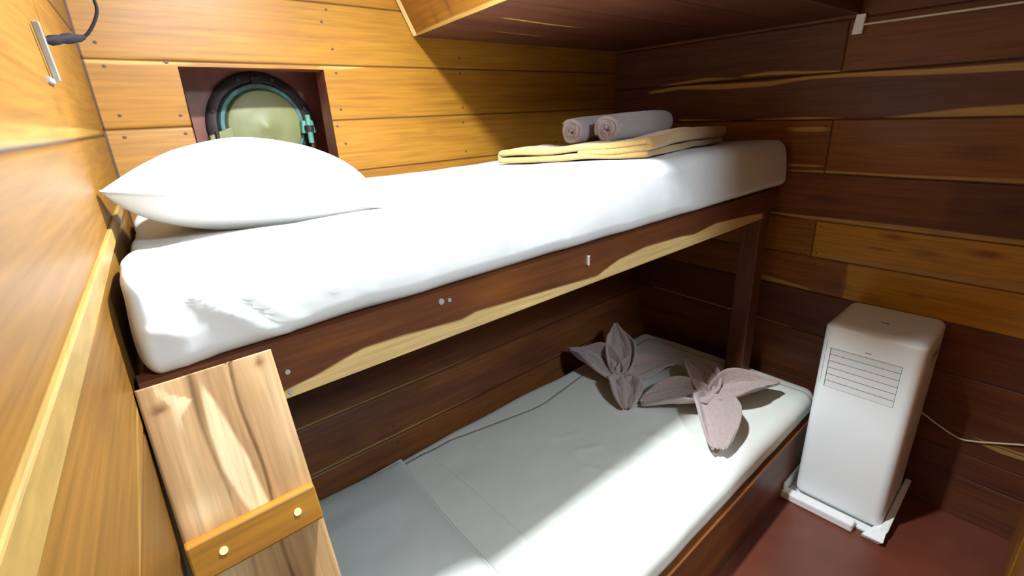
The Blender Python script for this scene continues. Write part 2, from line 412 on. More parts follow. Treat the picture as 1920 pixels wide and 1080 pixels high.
# near wall with the doorway the camera stands in, and the passage outside
nw = box('wall_near', (.94,-.17,-H), (2.05,-.125,.72), M_POST2, bevel=.004); tag(nw, 'wooden partition beside the doorway', 'wall', kind='structure')
t2 = box('trim_2', (1.612,-.1255,-H+.001), (1.706,-.119,.70), M_BATTEN2, bevel=.002); tag(t2, 'pale wooden batten on the partition at the lower right corner', 'trim', kind='structure')
ow = box('wall_passage', (-.45,-1.55,-H), (2.2,-1.5,.72), M_PAINT, bevel=0); tag(ow, 'pale painted wall across the passage', 'wall', kind='structure')

# ------------------------------------------------------------------ porthole recess and porthole
y0, y1, yb = 1.62, 1.685, 1.860           # lining face, back of the lining boards, outer hull
def recess():
    a, b, c, d = RX0+.001, RX1-.001, RZ0+.001, RZ1-.001; A, B, Cc, D = .10, 1.00, -.40, .40
    V = [(a,hully(c)-.0015,c),(b,hully(c)-.0015,c),(b,y0-.0015,d),(a,y0-.0015,d),(a,y1,c),(b,y1,c),(b,y1,d),(a,y1,d),
         (A,y1,Cc),(B,y1,Cc),(B,y1,D),(A,y1,D),(A,yb,Cc),(B,yb,Cc),(B,yb,D),(A,yb,D)]
    F = [(0,1,5,4),(1,2,6,5),(2,3,7,6),(3,0,4,7)]
    F += [(4,5,9,8),(5,6,10,9),(6,7,11,10),(7,4,8,11),(8,9,13,12),(9,10,14,13),(10,11,15,14),(11,8,12,15),(12,13,14,15)]
    o = mesh('trim_3', V, F, M_LINING, smooth=False)
    return tag(o, 'dark red recess cut through the hull planking around the porthole', 'recess', kind='structure')
recess()
pc, pz = .513, -.006
win = empty('window_1', (pc, yb, pz)); tag(win, 'round porthole with a green cover set in the back wall recess', 'porthole', kind='structure')
lathe_y('outer_ring', pc, pz, [(.166,yb-.002),(.166,yb-.014),(.159,yb-.021),(.140,yb-.023),(.133,yb-.018),(.130,yb-.002)], M_BRONZE, win)
rim = lathe_y('hinged_rim', pc, pz, [(.133,yb-.008),(.133,yb-.024),(.129,yb-.030),(.119,yb-.030),(.112,yb-.020),(.112,yb-.004)], M_PATINA, win)
n = 56; px = pc+.004; V = [(px, yb-.049, pz-.004)]; F = []
prof = ((.010,yb-.049),(.014,yb-.046),(.06,yb-.044),(.100,yb-.040),(.113,yb-.035),(.117,yb-.027),(.117,yb-.006))
for r, y in prof:
    for k in range(n): V.append((px+r*math.cos(math.tau*k/n), y, pz-.004+r*math.sin(math.tau*k/n)))
m = len(prof)
for k in range(n):
    F.append((0, 1+k, 1+(k+1) % n))
    for ring in range(m-1): F.append((1+ring*n+k, 1+(ring+1)*n+k, 1+(ring+1)*n+(k+1) % n, 1+ring*n+(k+1) % n))
F.append(tuple(1+(m-1)*n+k for k in range(n)))
cov = sm(fix_normals(mesh('cover_plate', V, F, M_OLIVE, win)), 40)
lug = hexa('hinge_lug', [(pc-.172,yb-.046,pz-.042),(pc-.10,yb-.048,pz-.050),(pc-.10,yb-.020,pz-.050),(pc-.172,yb-.020,pz-.042),(pc-.170,yb-.046,pz-.022),(pc-.10,yb-.048,pz+.004),(pc-.10,yb-.020,pz+.004),(pc-.170,yb-.020,pz-.022)], M_OLIVE, win, .003)
cyl('hinge_pin', (pc-.150,yb-.050,pz-.06), (0,0,1), .006, .05, M_BRONZE, lug, 12)
dog = hexa('clamp_dog', [(pc+.108,yb-.062,pz-.030),(pc+.156,yb-.062,pz-.030),(pc+.156,yb-.022,pz-.030),(pc+.108,yb-.022,pz-.030),(pc+.112,yb-.062,pz+.012),(pc+.150,yb-.062,pz+.012),(pc+.150,yb-.022,pz+.012),(pc+.112,yb-.022,pz+.012)], M_VERD, win, .004)
cyl('dog_bolt', (pc+.132,yb-.066,pz-.062), (0,0,1), .009, .092, M_VERD, dog, 14)
cyl('wing_nut', (pc+.132,yb-.068,pz-.022), (0,0,1), .016, .018, M_BRONZE, dog, 8)
lat = hexa('latch_lug', [(pc-.015,yb-.034,pz+.127),(pc+.015,yb-.034,pz+.127),(pc+.015,yb-.018,pz+.127),(pc-.015,yb-.018,pz+.127),(pc-.015,yb-.030,pz+.153),(pc+.015,yb-.030,pz+.153),(pc+.015,yb-.018,pz+.153),(pc-.015,yb-.018,pz+.153)], M_BRONZE, win, .002)
for a in (20, 70, 110, 160, 200, 340):
    x = pc+.150*math.cos(math.radians(a)); z = pz+.150*math.sin(math.radians(a))
    cyl('bolt', (x, yb-.021, z), (0,-1,0), .006, .005, M_BRONZE, win, 10)

# ------------------------------------------------------------------ overhead box (slanted side)
ob = empty('overhead_box', (1.0, 1.2, .26))
tag(ob, 'slant-sided wooden box built under the ceiling over the foot of the upper bunk', 'box')
def obx(y): return .989-.158*(1.62-y)
ya, ye = .605, 1.612
def small_panel(name, pos, us, vs, tone, streaks, parent, mat=None, kn=(), hj=(), normal=(0,0,-1)):
    return panel(name, pos, us, vs, list(hj), [], (lambda U,V: np.full(U.shape, tone)) if not callable(tone) else tone, streaks, kn, parent=parent, mat=mat, normal=normal)
# underside (u along y->planks across, grain along x)
o = panel('bottom_panel', lambda U,V: (obx(V)+U*(rwx(V)-.004-obx(V)), V, np.full(U.shape, .26)), axis_vals(0,1,.04), axis_vals(ya,ye,.012,[1.35,1.02,.8]), [1.35,1.02,.8], [],
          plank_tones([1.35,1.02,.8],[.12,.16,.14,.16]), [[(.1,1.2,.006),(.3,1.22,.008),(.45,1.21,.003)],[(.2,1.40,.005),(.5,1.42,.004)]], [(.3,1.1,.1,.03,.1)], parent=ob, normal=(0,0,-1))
TH = (.054/.106)
def side_pos(U, V):          # U along y, V up
    return (obx(U)-V*TH, U, .26+V)
kk = [(1.50,.012,.012,.03,.5),(1.40,.02,.01,.03,.6),(1.30,.03,.012,.05,.6),(1.1,.05,.02,.03,.3)]
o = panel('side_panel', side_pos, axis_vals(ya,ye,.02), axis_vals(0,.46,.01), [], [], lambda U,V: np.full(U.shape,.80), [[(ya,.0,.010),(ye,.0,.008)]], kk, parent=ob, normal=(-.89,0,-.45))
xa = obx(ya)
hexa('front_panel', [(xa+.002,ya-.012,.258),(rwx(ya)-.003,ya-.012,.258),(rwx(ya)-.003,ya+.004,.258),(xa+.002,ya+.004,.258),(xa+.002-.46*TH,ya-.012,.718),(rwx(ya)-.003,ya-.012,.718),(rwx(ya)-.003,ya+.004,.718),(xa+.002-.46*TH,ya+.004,.718)], M_BED, ob, .002)
hexa('edge_strip', [(.982,1.586,.262),(.994,1.586,.262),(.996,1.614,.262),(.984,1.614,.262),(.755,1.586,.71),(.767,1.586,.71),(.769,1.614,.71),(.757,1.614,.71)], M_WPLUG, ob, .002)

# ------------------------------------------------------------------ bunk bed
bb = empty('bunk_bed', (1.0, .9, -H)); tag(bb, 'dark wooden double-deck bunk bed fixed against the plank walls', 'bunk bed')
RT, RB, RY = -.308, -.405, .738
sapr = [[(-.02,-.405,.004),(.1,-.405,.007),(.15,-.405,.012),(.216,-.405,.023),(.254,-.405,.032),(.294,-.405,.040),(.369,-.405,.037),(.498,-.405,.027),(.536,-.405,.033),(.642,-.405,.027),(.777,-.405,.021),(.913,-.405,.013),(.996,-.405,.036),(1.118,-.405,.046),(1.294,-.405,.041),(1.374,-.405,.033),(1.509,-.405,.044),(1.783,-.405,.028),(1.86,-.405,.02)]]
def rail_panel(name, y, x0, x1, z0, z1, tone, streaks, th=.03, kn=()):
    o = panel(name, lambda U,V: (U, np.full(U.shape, y)+0*V, V), axis_vals(x0,x1,.012), axis_vals(z0,z1,.0045), [], [], lambda U,V: np.full(U.shape, tone), streaks, kn, parent=bb, mat=M_RAIL, normal=(0,-1,0))
    o.modifiers['thickness'].thickness = th
    return o
ur = rail_panel('upper_rail', RY, -.008, 1.885, RB, RT, .24, sapr, .03, [(.6,-.34,.08,.03,-.18),(.28,-.34,.1,.02,-.18),(.12,-.345,.05,.02,.1),(1.6,-.33,.3,.03,.12)])
for x, z, r in ((.454,-.327,.006),(.472,-.329,.004)): cyl('screw', (x, RY+.001, z), (0,-1,0), r, .004, M_SCREW, ur, 12)
box('hook_pin', (.868,RY-.010,-.352), (.873,RY+.001,-.328), M_SCREW, ur, .001)
for x, z in ((.168,-.361),(.166,-.395)): cyl('screw', (x, RY+.001, z), (0,-1,0), .004, .003, M_SCREW, ur, 10)
hexa('upper_base', [(-.002,RY+.031,-.345),(2.06,RY+.031,-.345),(2.09,1.575,-.345),(.085,1.575,-.345),(-.002,RY+.031,-.315),(2.06,RY+.031,-.315),(2.09,1.575,-.315),(.085,1.575,-.315)], M_BED, bb, .002)
box('corner_post', (1.862,RY+.003,-H), (1.945,RY+.075,-.312), M_POST, bb, .005)
rail_panel('lower_rail', .472, .17, 2.045, -H, -1.165, .30, [], .03)
hexa('lower_base', [(.0,.503,-1.2),(2.05,.503,-1.2),(2.08,1.33,-1.2),(.06,1.33,-1.2),(.0,.503,-1.175),(2.05,.503,-1.175),(2.08,1.33,-1.175),(.06,1.33,-1.175)], M_BED, bb, .002)

# ------------------------------------------------------------------ ladder plank
LD = .35
lt = empty('plank_ladder', (.07, .40, -H)); tag(lt, 'pale wooden plank ladder with a cleat leaning on the upper bunk rail', 'ladder')
ztop = -.3115; ybot = .727-LD*(H+ztop)
def lad_pos(U, V):          # U = x across, V = z ; grain along V
    return (U, .727+LD*(V-ztop), V)
def ladder():
    us = axis_vals(-.014, .150, .004, [.094,.045]); vs = axis_vals(-H+.004, ztop, .006)
    U, V = np.meshgrid(us, vs, indexing='ij'); X, Y, Z = lad_pos(U, V)
    dv = V-ztop
    X = X+dv*.012*(U < .07)                    # a little wider towards the foot
    crack = .094-.012*np.clip(-dv,0,.4)+.003*np.sin(dv*30)
    crack2 = .045+.02*np.clip(-dv,0,.4)+.004*np.sin(dv*22)
    g1 = np.clip(1-np.abs(U-crack)/.003,0,1); g2 = np.clip(1-np.abs(U-crack2)/.0035,0,1)*.6
    Y = Y+g1*.002+g2*.001
    T = .62+.12*np.sin(U*60+dv*3)-.25*np.exp(-((U-.045)/.008)**2-((dv+.03)/.05)**2)+.2*(U > .094)*0
    for (u, v, ru, rv, d) in ((.012,-.17,.03,.02,-.25),(.03,-.2,.02,.012,.2),(.13,-.012,.006,.006,.7),(.005,-.03,.008,.005,.7),(.08,-.145,.004,.004,.6),(.06,-.155,.006,.003,.5),(.075,-.36,.03,.06,.3)):
        T = T-d*np.exp(-((U-u)/ru)**2-((dv-v)/rv)**2)
    S = streak_val(-dv, U, [[(.015,.055,.001),(.04,.058,.007),(.08,.06,.012),(.13,.066,.016),(.17,.072,.013),(.21,.08,.010),(.235,.085,.001)],[(.012,.01,.004),(.03,.03,.012),(.05,.02,.002)]])
    wc = np.stack([V, U, 0*U], -1).reshape(-1,3)
    nu, nv = U.shape
    F = [(i*nv+k,(i+1)*nv+k,(i+1)*nv+k+1,i*nv+k+1) for i in range(nu-1) for k in range(nv-1)]
    o = mesh('plank', np.stack([X,Y,Z],-1).reshape(-1,3), F, M_LADDER, lt, True, {'sap':S.ravel(),'tone':T.ravel(),'gap':np.maximum(g1,g2).ravel()*.8,'wc':wc})
    if o.data.polygons[0].normal.y > 0: o.data.flip_normals()
    s = o.modifiers.new('thickness','SOLIDIFY'); s.thickness = .024; s.offset = -1
ladder()
def cleat(zt, zb, pr=.024):
    ds = Vector((0, LD, 1)).normalized(); dn = Vector((0,-1,LD)).normalized()
    a = Vector((0,.727+LD*(zb-ztop),zb)); b = Vector((0,.727+LD*(zt-ztop),zt))
    P = []
    for q in (b-ds*0.052*1, b):
        for (x, k) in ((-.017,pr),(.147,pr),(.147,-.001),(-.017,-.001)): P.append(Vector((x,0,0))+q+dn*k)
    o = hexa('cleat', P, M_CLEAT, lt, .003)
    for x in (.021,.116): cyl('plug', b-ds*.025+dn*(pr-.001)+Vector((x,0,0)), dn, .0052, .0022, M_WPLUG, o, 14)
cleat(-.507, -.56)

# ------------------------------------------------------------------ mattresses, pillows, sheet
def soft_slab(name, lo, hi, r, n, fn, mat, parent=None):
    V, F = rounded_box(lo, hi, r, n); V = np.array([fn(*p) for p in V])
    return fix_normals(mesh(name, V, F, mat, parent))
def ridge(x, z, pts, wdt):
    best = 9
    for (a, b) in zip(pts[:-1], pts[1:]):
        ax, az = a; bx, bz = b; dx, dz = bx-ax, bz-az; L = dx*dx+dz*dz
        t = min(1, max(0, ((x-ax)*dx+(z-az)*dz)/L)); best = min(best, math.hypot(x-ax-t*dx, z-az-t*dz))
    return math.exp(-(best/wdt)**2)
UX0, UX1, UY0, UY1, UZ0, UZ1 = .012, 2.035, .742, 1.575, -.310, -.140
folds = [([(.075,-.19),(.10,-.23),(.14,-.27),(.18,-.295)],.009,.012),([(.14,-.22),(.17,-.26),(.21,-.29)],.007,.006),([(.05,-.17),(.045,-.23),(.05,-.30)],.011,.010),
         ([(.24,-.215),(.26,-.25)],.006,.003),([(.30,-.22),(.315,-.27)],.006,.003),([(.02,-.24),(.06,-.26)],.008,.006),([(1.20,-.24),(1.23,-.27)],.008,.002),([(1.26,-.22),(1.29,-.25)],.01,.002),([(.80,-.24),(.805,-.30)],.005,.004),([(.62,-.23),(.63,-.28)],.006,.004),([(.68,-.22),(.685,-.28)],.006,.004),([(.42,-.30),(.43,-.27)],.005,.003)]
def up_fn(x, y, z):
    fx = (x-UX0)/(UX1-UX0); fy = (y-UY0)/(UY1-UY0); fz = (z-UZ0)/(UZ1-UZ0)
    xl = lwx(y)+.014
    x = xl+(x-UX0)*(UX1-xl)/(UX1-UX0)
    top = fz > .5
    z2 = z
    if fz > .3:                                           # top: crowned along the front edge, lower at the back
        k = min(1, (fz-.3)/.7)
        z2 = z+k*(-.042*max(0, fy-.1)**1.0+.006*nz(x,y,0,3)+.0025*nz(x,y,1,9)+.010*(fx-.5))
        z2 -= k*.02*math.exp(-((x-.05)/.07)**2)*(1-fy*.5)
        z2 -= k*.030*math.exp(-((x-.28)/.28)**4-((y-1.16)/.34)**4)
    front = max(0, 1-fy/.06)
    y2 = y
    if front > 0:
        b = 4*fz*(1-fz)
        lean = .022*(1-fz)                                # lower part of the side sticks out towards the room
        y2 = y-front*(b*.006+lean-.012+.002*nz(x,0,z,5))
        for pts, wd, am in folds: y2 -= front*am*.38*ridge(x, z, pts, wd)
        y2 -= front*.0006*math.sin(x*38+2*nz(x,0,0,4))*(1-fz)
    if fz < .25:
        z2 = z+.006*nz(x,0,5,6)*front
        z2 -= front*.010*math.exp(-((x-.05)/.13)**2)
    if fx < .04: z2 += .004*nz(0,y,z,14); x += .006*nz(0,y,z,9)
    return (x, y2, z2)
um = soft_slab('upper_mattress', (UX0,UY0,UZ0), (UX1,UY1,UZ1), (.022,.045,.034), (150,36,16), up_fn, M_SHEET)
tag(um, 'mattress in a white fitted sheet on the upper bunk', 'mattress')

LX0, LX1, LY0, LY1, LZ0, LZ1 = .04, 2.0, .492, 1.305, -1.172, -1.072
def low_fn(x, y, z):
    fx = (x-LX0)/(LX1-LX0); fy = (y-LY0)/(LY1-LY0); fz = (z-LZ0)/(LZ1-LZ0)
    if fz > .3:
        z += (fz-.3)/.7*(.004*nz(x,y,0,4)+.0015*nz(x,y,2,13)-.008*(2*fy-1)**4-.010*max(0,fx-.8)*5*fx*.2)
    if fy < .1: y += .004*nz(x,0,z,7)
    if fy > .9: y += .010*nz(x,0,3,3.5)
    return (x, y, z)
lm = soft_slab('lower_mattress', (LX0,LY0,LZ0), (LX1,LY1,LZ1), (.05,.04,.04), (120,50,8), low_fn, M_SHEET2)
tag(lm, 'thin mattress in an off-white sheet on the lower bunk', 'mattress')

def sheet():
    us = np.concatenate([np.arange(.50,.645,.012), [.652,.656,.660,.664], np.arange(.675,1.93,.013)]); vs = np.linspace(0,1,64)
    V = []
    cre = [([(.98,.83),(1.06,.70)],.006,.005),([(1.02,.90),(1.10,.86)],.006,.004),([(1.10,.80),(1.2,.66)],.006,.004),([(1.25,.80),(1.33,.60)],.007,.004),([(1.05,.62),(1.2,.55)],.008,.004),([(.72,.72),(.78,.60)],.006,.004),([(.80,.66),(.74,.80)],.006,.003),([(1.35,.72),(1.46,.56)],.007,.004),([(1.12,.95),(1.02,.99)],.005,.003)]
    for u in us:
        yb_ = 1.255-.075*max(0, min(1,(u-.75)/.35))*(1-max(0,min(1,(u-1.15)/.3))*.6)
        for v in vs:
            x = u+.012*nz(u,v*.7,7,3)
            if v < .12:                                   # tucked over the front edge
                w_ = v/.12
                if w_ < .4: y, z = .4855, LZ1-.075+w_/.4*.035
                else:
                    a = math.pi-(w_-.4)/.6*math.pi/2; y = .532+.0465*math.cos(a); z = LZ1-.04+.0455*math.sin(a)
                y += .003*nz(x,0,z,7)
                if w_ > .4: z += (w_-.4)/.6*(-.008*.8)
            else:
                y = .532+(v-.12)/.88*(yb_-.532)
                fy = (y-LY0)/(LY1-LY0); k = min(1, (v-.12)/.06)
                z = LZ1+.0055*(1-k)+k*(.0026-.0016*max(0,(v-.9)/.1)+.0038*nz(x,y,0,4)+.0015*nz(x,y,2,13))-.008*(2*fy-1)**4-.010*max(0,(x-LX0)/(LX1-LX0)-.8)*5*.2
                if u < .658: z += .003
                for pts, wd, am in cre: z += am*ridge(x, y, pts, wd)
            V.append((x, y, z))
    n = len(vs); F = [(i*n+k,(i+1)*n+k,(i+1)*n+k+1,i*n+k+1) for i in range(len(us)-1) for k in range(n-1)]
    o = mesh('flat_sheet', V, F, M_SHEET2)
    if o.data.polygons[0].normal.z < 0: o.data.flip_normals()
    s = o.modifiers.new('thickness','SOLIDIFY'); s.thickness = .0012; s.offset = -1
    return tag(o, 'off-white flat sheet spread over the lower mattress', 'sheet')
sheet()

def pillow(name, corners, zt, zbase, mat, seam_out=.012, nu=44, puff=(1.0,), bottom=None, fn=None, belly=0):
    """corners FL, FR, BR, BL with z of the seam there; zt = crown height above the seam plane, zbase = surface it lies on"""
    c = [Vector(p) for p in corners]; c_mid = sum(c, Vector())/4
    def P(u, v): return (c[0]*(1-u)+c[1]*u)*(1-v)+(c[3]*(1-u)+c[2]*u)*v
    V = []; F = []; N = nu
    ts = [0]+[.5-.5*math.cos(math.pi*i/(N-2)) for i in range(N-1)]+[1]
    top = {}; bot = {}
    for i, u in enumerate(ts):
        for k, v in enumerate(ts):
            e = (4*u*(1-u))*(4*v*(1-v)); h = max(0, e)**.50
            # sides draw in between the corners
            pu = u+(.5-u)*.05*4*v*(1-v)*1.0; pv = v+(.5-v)*.05*4*u*(1-u)
            p = P(pu, pv); wr = .006*nz(p.x,p.y,0,7)*h+.003*nz(p.x,p.y,3,16)*h
            if i in (0,N) or k in (0,N):                        # sewn hem standing out past the filling
                pu2 = pu+(-.028 if i == 0 else .028 if i == N else 0); pv2 = pv+(-.028 if k == 0 else .028 if k == N else 0)
                p = P(pu2, pv2)
            q = p.copy(); q.z = p.z+zt*h+wr
            edge = min(u,1-u,v,1-v)
            V.append(q); top[i,k] = len(V)-1
            if i in (0,N) or k in (0,N): bot[i,k] = top[i,k]
            else:
                b = p.copy(); b.z = p.z-(p.z-zbase)*min(1, h**.8*1.12)
                b.x += (p.x-c_mid.x)*belly*math.sin(math.pi*min(1,edge*4)); b.y += (p.y-c_mid.y)*belly*math.sin(math.pi*min(1,edge*4))
                V.append(b); bot[i,k] = len(V)-1
    if fn: V = [Vector(fn(*p)) for p in V]
    for i in range(N):
        for k in range(N):
            F.append((top[i,k],top[i+1,k],top[i+1,k+1],top[i,k+1])); F.append((bot[i,k],bot[i,k+1],bot[i+1,k+1],bot[i+1,k]))
    o = fix_normals(mesh(name, V, F, mat)); s = o.modifiers.new('sub','SUBSURF'); s.levels = 1; s.render_levels = 1
    return o
def pf(x, y, z): return (max(x, lwx(y)+.006), min(y, 1.606), z)
up = pillow('pillow', [(.022,1.03,-.090),(.405,.80,-.150),(.590,1.26,-.165),(.22,1.50,-.11)], .100, -.196, M_SHEET, fn=pf, belly=.045)
tag(up, 'plump white pillow leaning at the head of the upper bunk', 'pillow')
lp = pillow('pillow', [(.045,.60,-1.040),(.515,.62,-1.042),(.550,1.235,-1.040),(.075,1.265,-1.040)], .070, -1.066, M_CASE)
tag(lp, 'flat off-white pillow on the lower bunk beside the ladder', 'pillow')

# ------------------------------------------------------------------ blanket and rolled towels on the upper bunk
def blanket():
    A = Vector((1.05,1.27,0)); B = Vector((1.225,.815,0)); Cc = Vector((1.93,.95,0)); Dd = Vector((1.76,1.42,0))
    # cross-section runs from the open edge of the lower layer, round the fold on side A-D, back along the top layer
    prof = []; L = 1.0
    for s in np.linspace(1,.04,40): prof.append((s, 0.0))
    for a in np.linspace(-90,90,12): prof.append((.03-.03*math.cos(math.radians(a)), .5+.5*math.sin(math.radians(a))))
    for s in np.linspace(.04,.985,40): prof.append((s, 1.0))
    for q in np.linspace(80,-80,8): prof.append((.985+.018*math.cos(math.radians(q)), .74+.26*math.sin(math.radians(q))))
    for s in np.linspace(.97,.55,14): prof.append((s, .48))                     # the free end is tucked back in
    m = 40; V = []; F = []
    def zsurf(x, y): fy = (y-UY0)/(UY1-UY0); fx = (x-UX0)/(UX1-UX0); return UZ1-.042*max(0,fy-.1)+.006*nz(x,y,0,3)+.010*(fx-.5)
    for j in range(m+1):
        v = j/m                                            # 0 along A-D ... the profile runs from AD (s=0) to BC (s=1)
        for (s, h) in prof:
            a = A*(1-v)+Dd*v; b = B*(1-v)+Cc*v
            p = a*(1-s)+b*s
            p = p+Vector((.010*nz(p.x,p.y,h*2,6), .008*nz(p.x,p.y,4+h*2,6), 0))
            th = .024+.022*math.exp(-((s-1)/.28)**2)*(.45+.55*min(1,v*4))
            p.z = zsurf(p.x,p.y)+.014+h*th+.004*nz(p.x,p.y,h*3,9)+.003*math.sin(s*14+v*3)*h
            V.append(p)
    n = len(prof)
    for j in range(m):
        for k in range(n-1): F.append((j*n+k, j*n+k+1, (j+1)*n+k+1, (j+1)*n+k))
    o = mesh('folded_blanket', V, F, M_BLANKET); fix_normals(o)
    s = o.modifiers.new('thickness','SOLIDIFY'); s.thickness = .020; s.offset = 0
    s = o.modifiers.new('sub','SUBSURF'); s.levels = 1; s.render_levels = 1
    return tag(o, 'mustard yellow blanket folded double on the foot of the upper bunk', 'blanket')
blanket()
def roll(p, q, r, turns, mat, label, name='rolled_towel'):
    p = Vector(p); q = Vector(q); d = (q-p).normalized(); up = Vector((0,0,1)); s = d.cross(up).normalized()
    th = r/(turns+.35); pts = []
    for k in range(int(turns*28)+1):
        a = math.tau*k/28; rr = th*.45+(r-th*.95)*k/(turns*28)
        pts.append((a, rr))
    V = []; F = []; m = 14; n = len(pts)
    for j in range(m+1):
        f = j/m; c = p*(1-f)+q*f; sag = 1-.10*(2*f-1)**4
        for i, (a, rr) in enumerate(pts):
            ro = rr*(1+.05*nz(f*3,a*.7,r*50,1.3))*sag
            end = .012*nz(a*.9,rr*60,j,1.0) if j in (0,m) else 0
            y = math.sin(a)*ro; y = y*(.92 if y < 0 else 1)
            V.append(c+s*(math.cos(a)*ro)+up*y+d*end)
    for j in range(m):
        for k in range(n-1): F.append((j*n+k, j*n+k+1, (j+1)*n+k+1, (j+1)*n+k))
    o = mesh(name, V, F, mat)
    so = o.modifiers.new('thickness','SOLIDIFY'); so.thickness = th*.80; so.offset = 0
    return tag(o, label, 'towel', 'rolled towels on the upper bunk')
roll((1.300,1.025,-.061),(1.70,1.075,-.057),.053,3.6,M_TOWEL2,'mauve rolled towel in front, spiral end towards the pillow, on the mustard blanket')
roll((1.262,1.140,-.067),(1.62,1.195,-.065),.050,3.4,M_TOWEL2,'mauve rolled towel behind the other roll, nearer the porthole wall')

# ------------------------------------------------------------------ two tied towel bows on the lower bunk
def petal(V, F, c, tip, wd, lift, rnd, cup=.5, seed=0, base=-1.06):
    """one leaf of a tied towel: gathered pleats at the knot, raised hems, pointed or rounded end"""
    c = Vector(c); tip = Vector(tip); d = tip-c; dh = Vector((d.x,d.y,0)).normalized(); s = Vector((-dh.y,dh.x,0))
    b0 = len(V); nu, nv = 30, 31
    for i in range(nu+1):
        u = i/nu
        if rnd > .8: prof = max(0, math.sin(math.pi*min(1, .06+.91*u**.72)))**.6
        else: prof = (math.sin(math.pi*min(1, u**.70*.97+.02))**.9)
        w_ = wd*(prof*(1-.18*(1-u))+.13*(1-u)+.012)
        for k in range(nv+1):
            t = -1+2*k/nv
            p = c+Vector((d.x,d.y,0))*u+s*(t*w_*(1-.30*cup*t*t))
            z = base+.014+lift*u**1.5
            z += .022*math.sin(math.pi*u)*(1-.5*t*t)                                   # body of the leaf
            z += cup*w_*(abs(t)**2.6)*.95*math.sin(math.pi*min(.90,.12+u*.8))            # hems stand up
            z += (.012*(1-u)**.8+.003)*math.cos(t*8.5+seed+2.2*u)*(.4+.6*abs(t))         # pleats running out of the knot
            z += .006*nz(p.x+seed,p.y,t*.5,16)+.003*nz(p.x,p.y+seed,t,45)
            z += (1-u)**3*.030
            p += s*(.010*math.sin(u*5+seed)*u)+dh*(.010*nz(t*2,seed,u,1.5)*u)
            p.z = max(z, base+.005); V.append(p)
    for i in range(nu):
        for k in range(nv):
            a = b0+i*(nv+1)+k; F.append((a,a+1,a+nv+2,a+nv+1))
def bow(c, petals, label, sd):
    e = empty('towel_bow', (c[0],c[1],-1.066)); tag(e, label, 'towel', 'tied towel bows on the lower bunk')
    V = []; F = []
    for i, (tx, ty, wd, lift, rnd, cup) in enumerate(petals): petal(V, F, (c[0],c[1],-1.05), (tx,ty,-1.05), wd, lift, rnd, cup, sd+i*1.7)
    b0 = len(V)                                            # gathered knot
    for i in range(9):
        for k in range(16):
            a = math.tau*k/16; ph = math.pi*i/8
            r = .027*math.sin(ph)*(1+.15*math.cos(a*5)); V.append(Vector((c[0]+r*math.cos(a), c[1]+r*math.sin(a), -1.036+.026*math.cos(ph))))
    for i in range(8):
        for k in range(16): F.append((b0+i*16+k, b0+i*16+(k+1) % 16, b0+(i+1)*16+(k+1) % 16, b0+(i+1)*16+k))
    o = mesh('bow', V, F, M_TOWEL, e)
    so = o.modifiers.new('thickness','SOLIDIFY'); so.thickness = .010; so.offset = 0
    so = o.modifiers.new('sub','SUBSURF'); so.levels = 1; so.render_levels = 1
    pts = [(c[0]+.030*math.cos(a), c[1]+.030*math.sin(a), -1.028+.004*math.sin(3*a)) for a in np.linspace(0,math.tau,15)]
    pts += [(c[0]+.05,c[1]-.03,-1.03),(c[0]+.075,c[1]-.055,-1.045)]
    tube('tie_string', pts, .0022, M_FOAM, e, 6, 3)
bow((1.435,1.030), [(1.450,1.325,.095,.050,.5,.80),(1.700,1.250,.080,.115,.5,.75),(1.725,.965,.085,.012,.9,.55),(1.315,.900,.082,.004,1.0,.60)],
    'mauve towel folded into a bow, nearer the hull wall in the shade', 1.0)
bow((1.560,.718), [(1.805,.570,.085,.040,.6,.80),(1.318,.552,.098,.012,1.0,.75),(1.375,.890,.085,.004,.9,.65),(1.725,.905,.078,.05,.6,.7)],
    'mauve towel folded into a bow, nearest the air conditioner in bright light', 4.0)

# ------------------------------------------------------------------ air conditioner
ac = empty('air_conditioner', (1.885,.31,-1.394)); tag(ac, 'white portable air conditioner on a foam base against the plank wall', 'air conditioner')
AX0, AX1, AY0, AY1, AZ0, AZ1 = 1.742, 2.026, .174, .446, -1.392, -.694
V, F = rounded_box((AX0,AY0,AZ0), (AX1,AY1,AZ1), (.030,.030,.022), (6,6,14))
body = fix_normals(mesh('body', V, F, M_WHITE))
body.data.materials.append(M_WHITE)
cut = [box('c', (AX0-.02,.221,-.925), (AX0+.014,.416,-.778), M_WHITE, None, 0), box('c', (1.855,.297,-.704), (1.867,.321,-.68), M_WHITE, None, 0),
       box('c', (AX0-.01,.4285,-.916), (AX0+.012,.4300,-.75), M_WHITE, None, 0)]
boolean_cut(body, cut); sm(body, 30)
body.parent = ac; l = ac.location
for v in body.data.vertices: v.co -= l
# grille: back plate + six louvers
gr = box('grille', (AX0+.011,.219,-.927), (AX0+.0135,.418,-.776), M_GAP, ac, 0)
for k in range(6):
    zt = -.7795-k*.0243
    hexa('louver', [(AX0+.001,.2225,zt-.0222),(AX0+.010,.2225,zt-.0222),(AX0+.010,.4145,zt-.0222),(AX0+.001,.4145,zt-.0222),(AX0+.004,.2225,zt),(AX0+.011,.2225,zt),(AX0+.011,.4145,zt),(AX0+.004,.4145,zt)], M_LOUVER, gr, .0012)
box('display_slot', (1.855,.297,-.704), (1.867,.321,-.6955), M_DARK, ac, .0005)
box('emblem', (AX0-.0006,.305,-.7655), (AX0+.002,.321,-.7625), M_MARK, ac, 0)
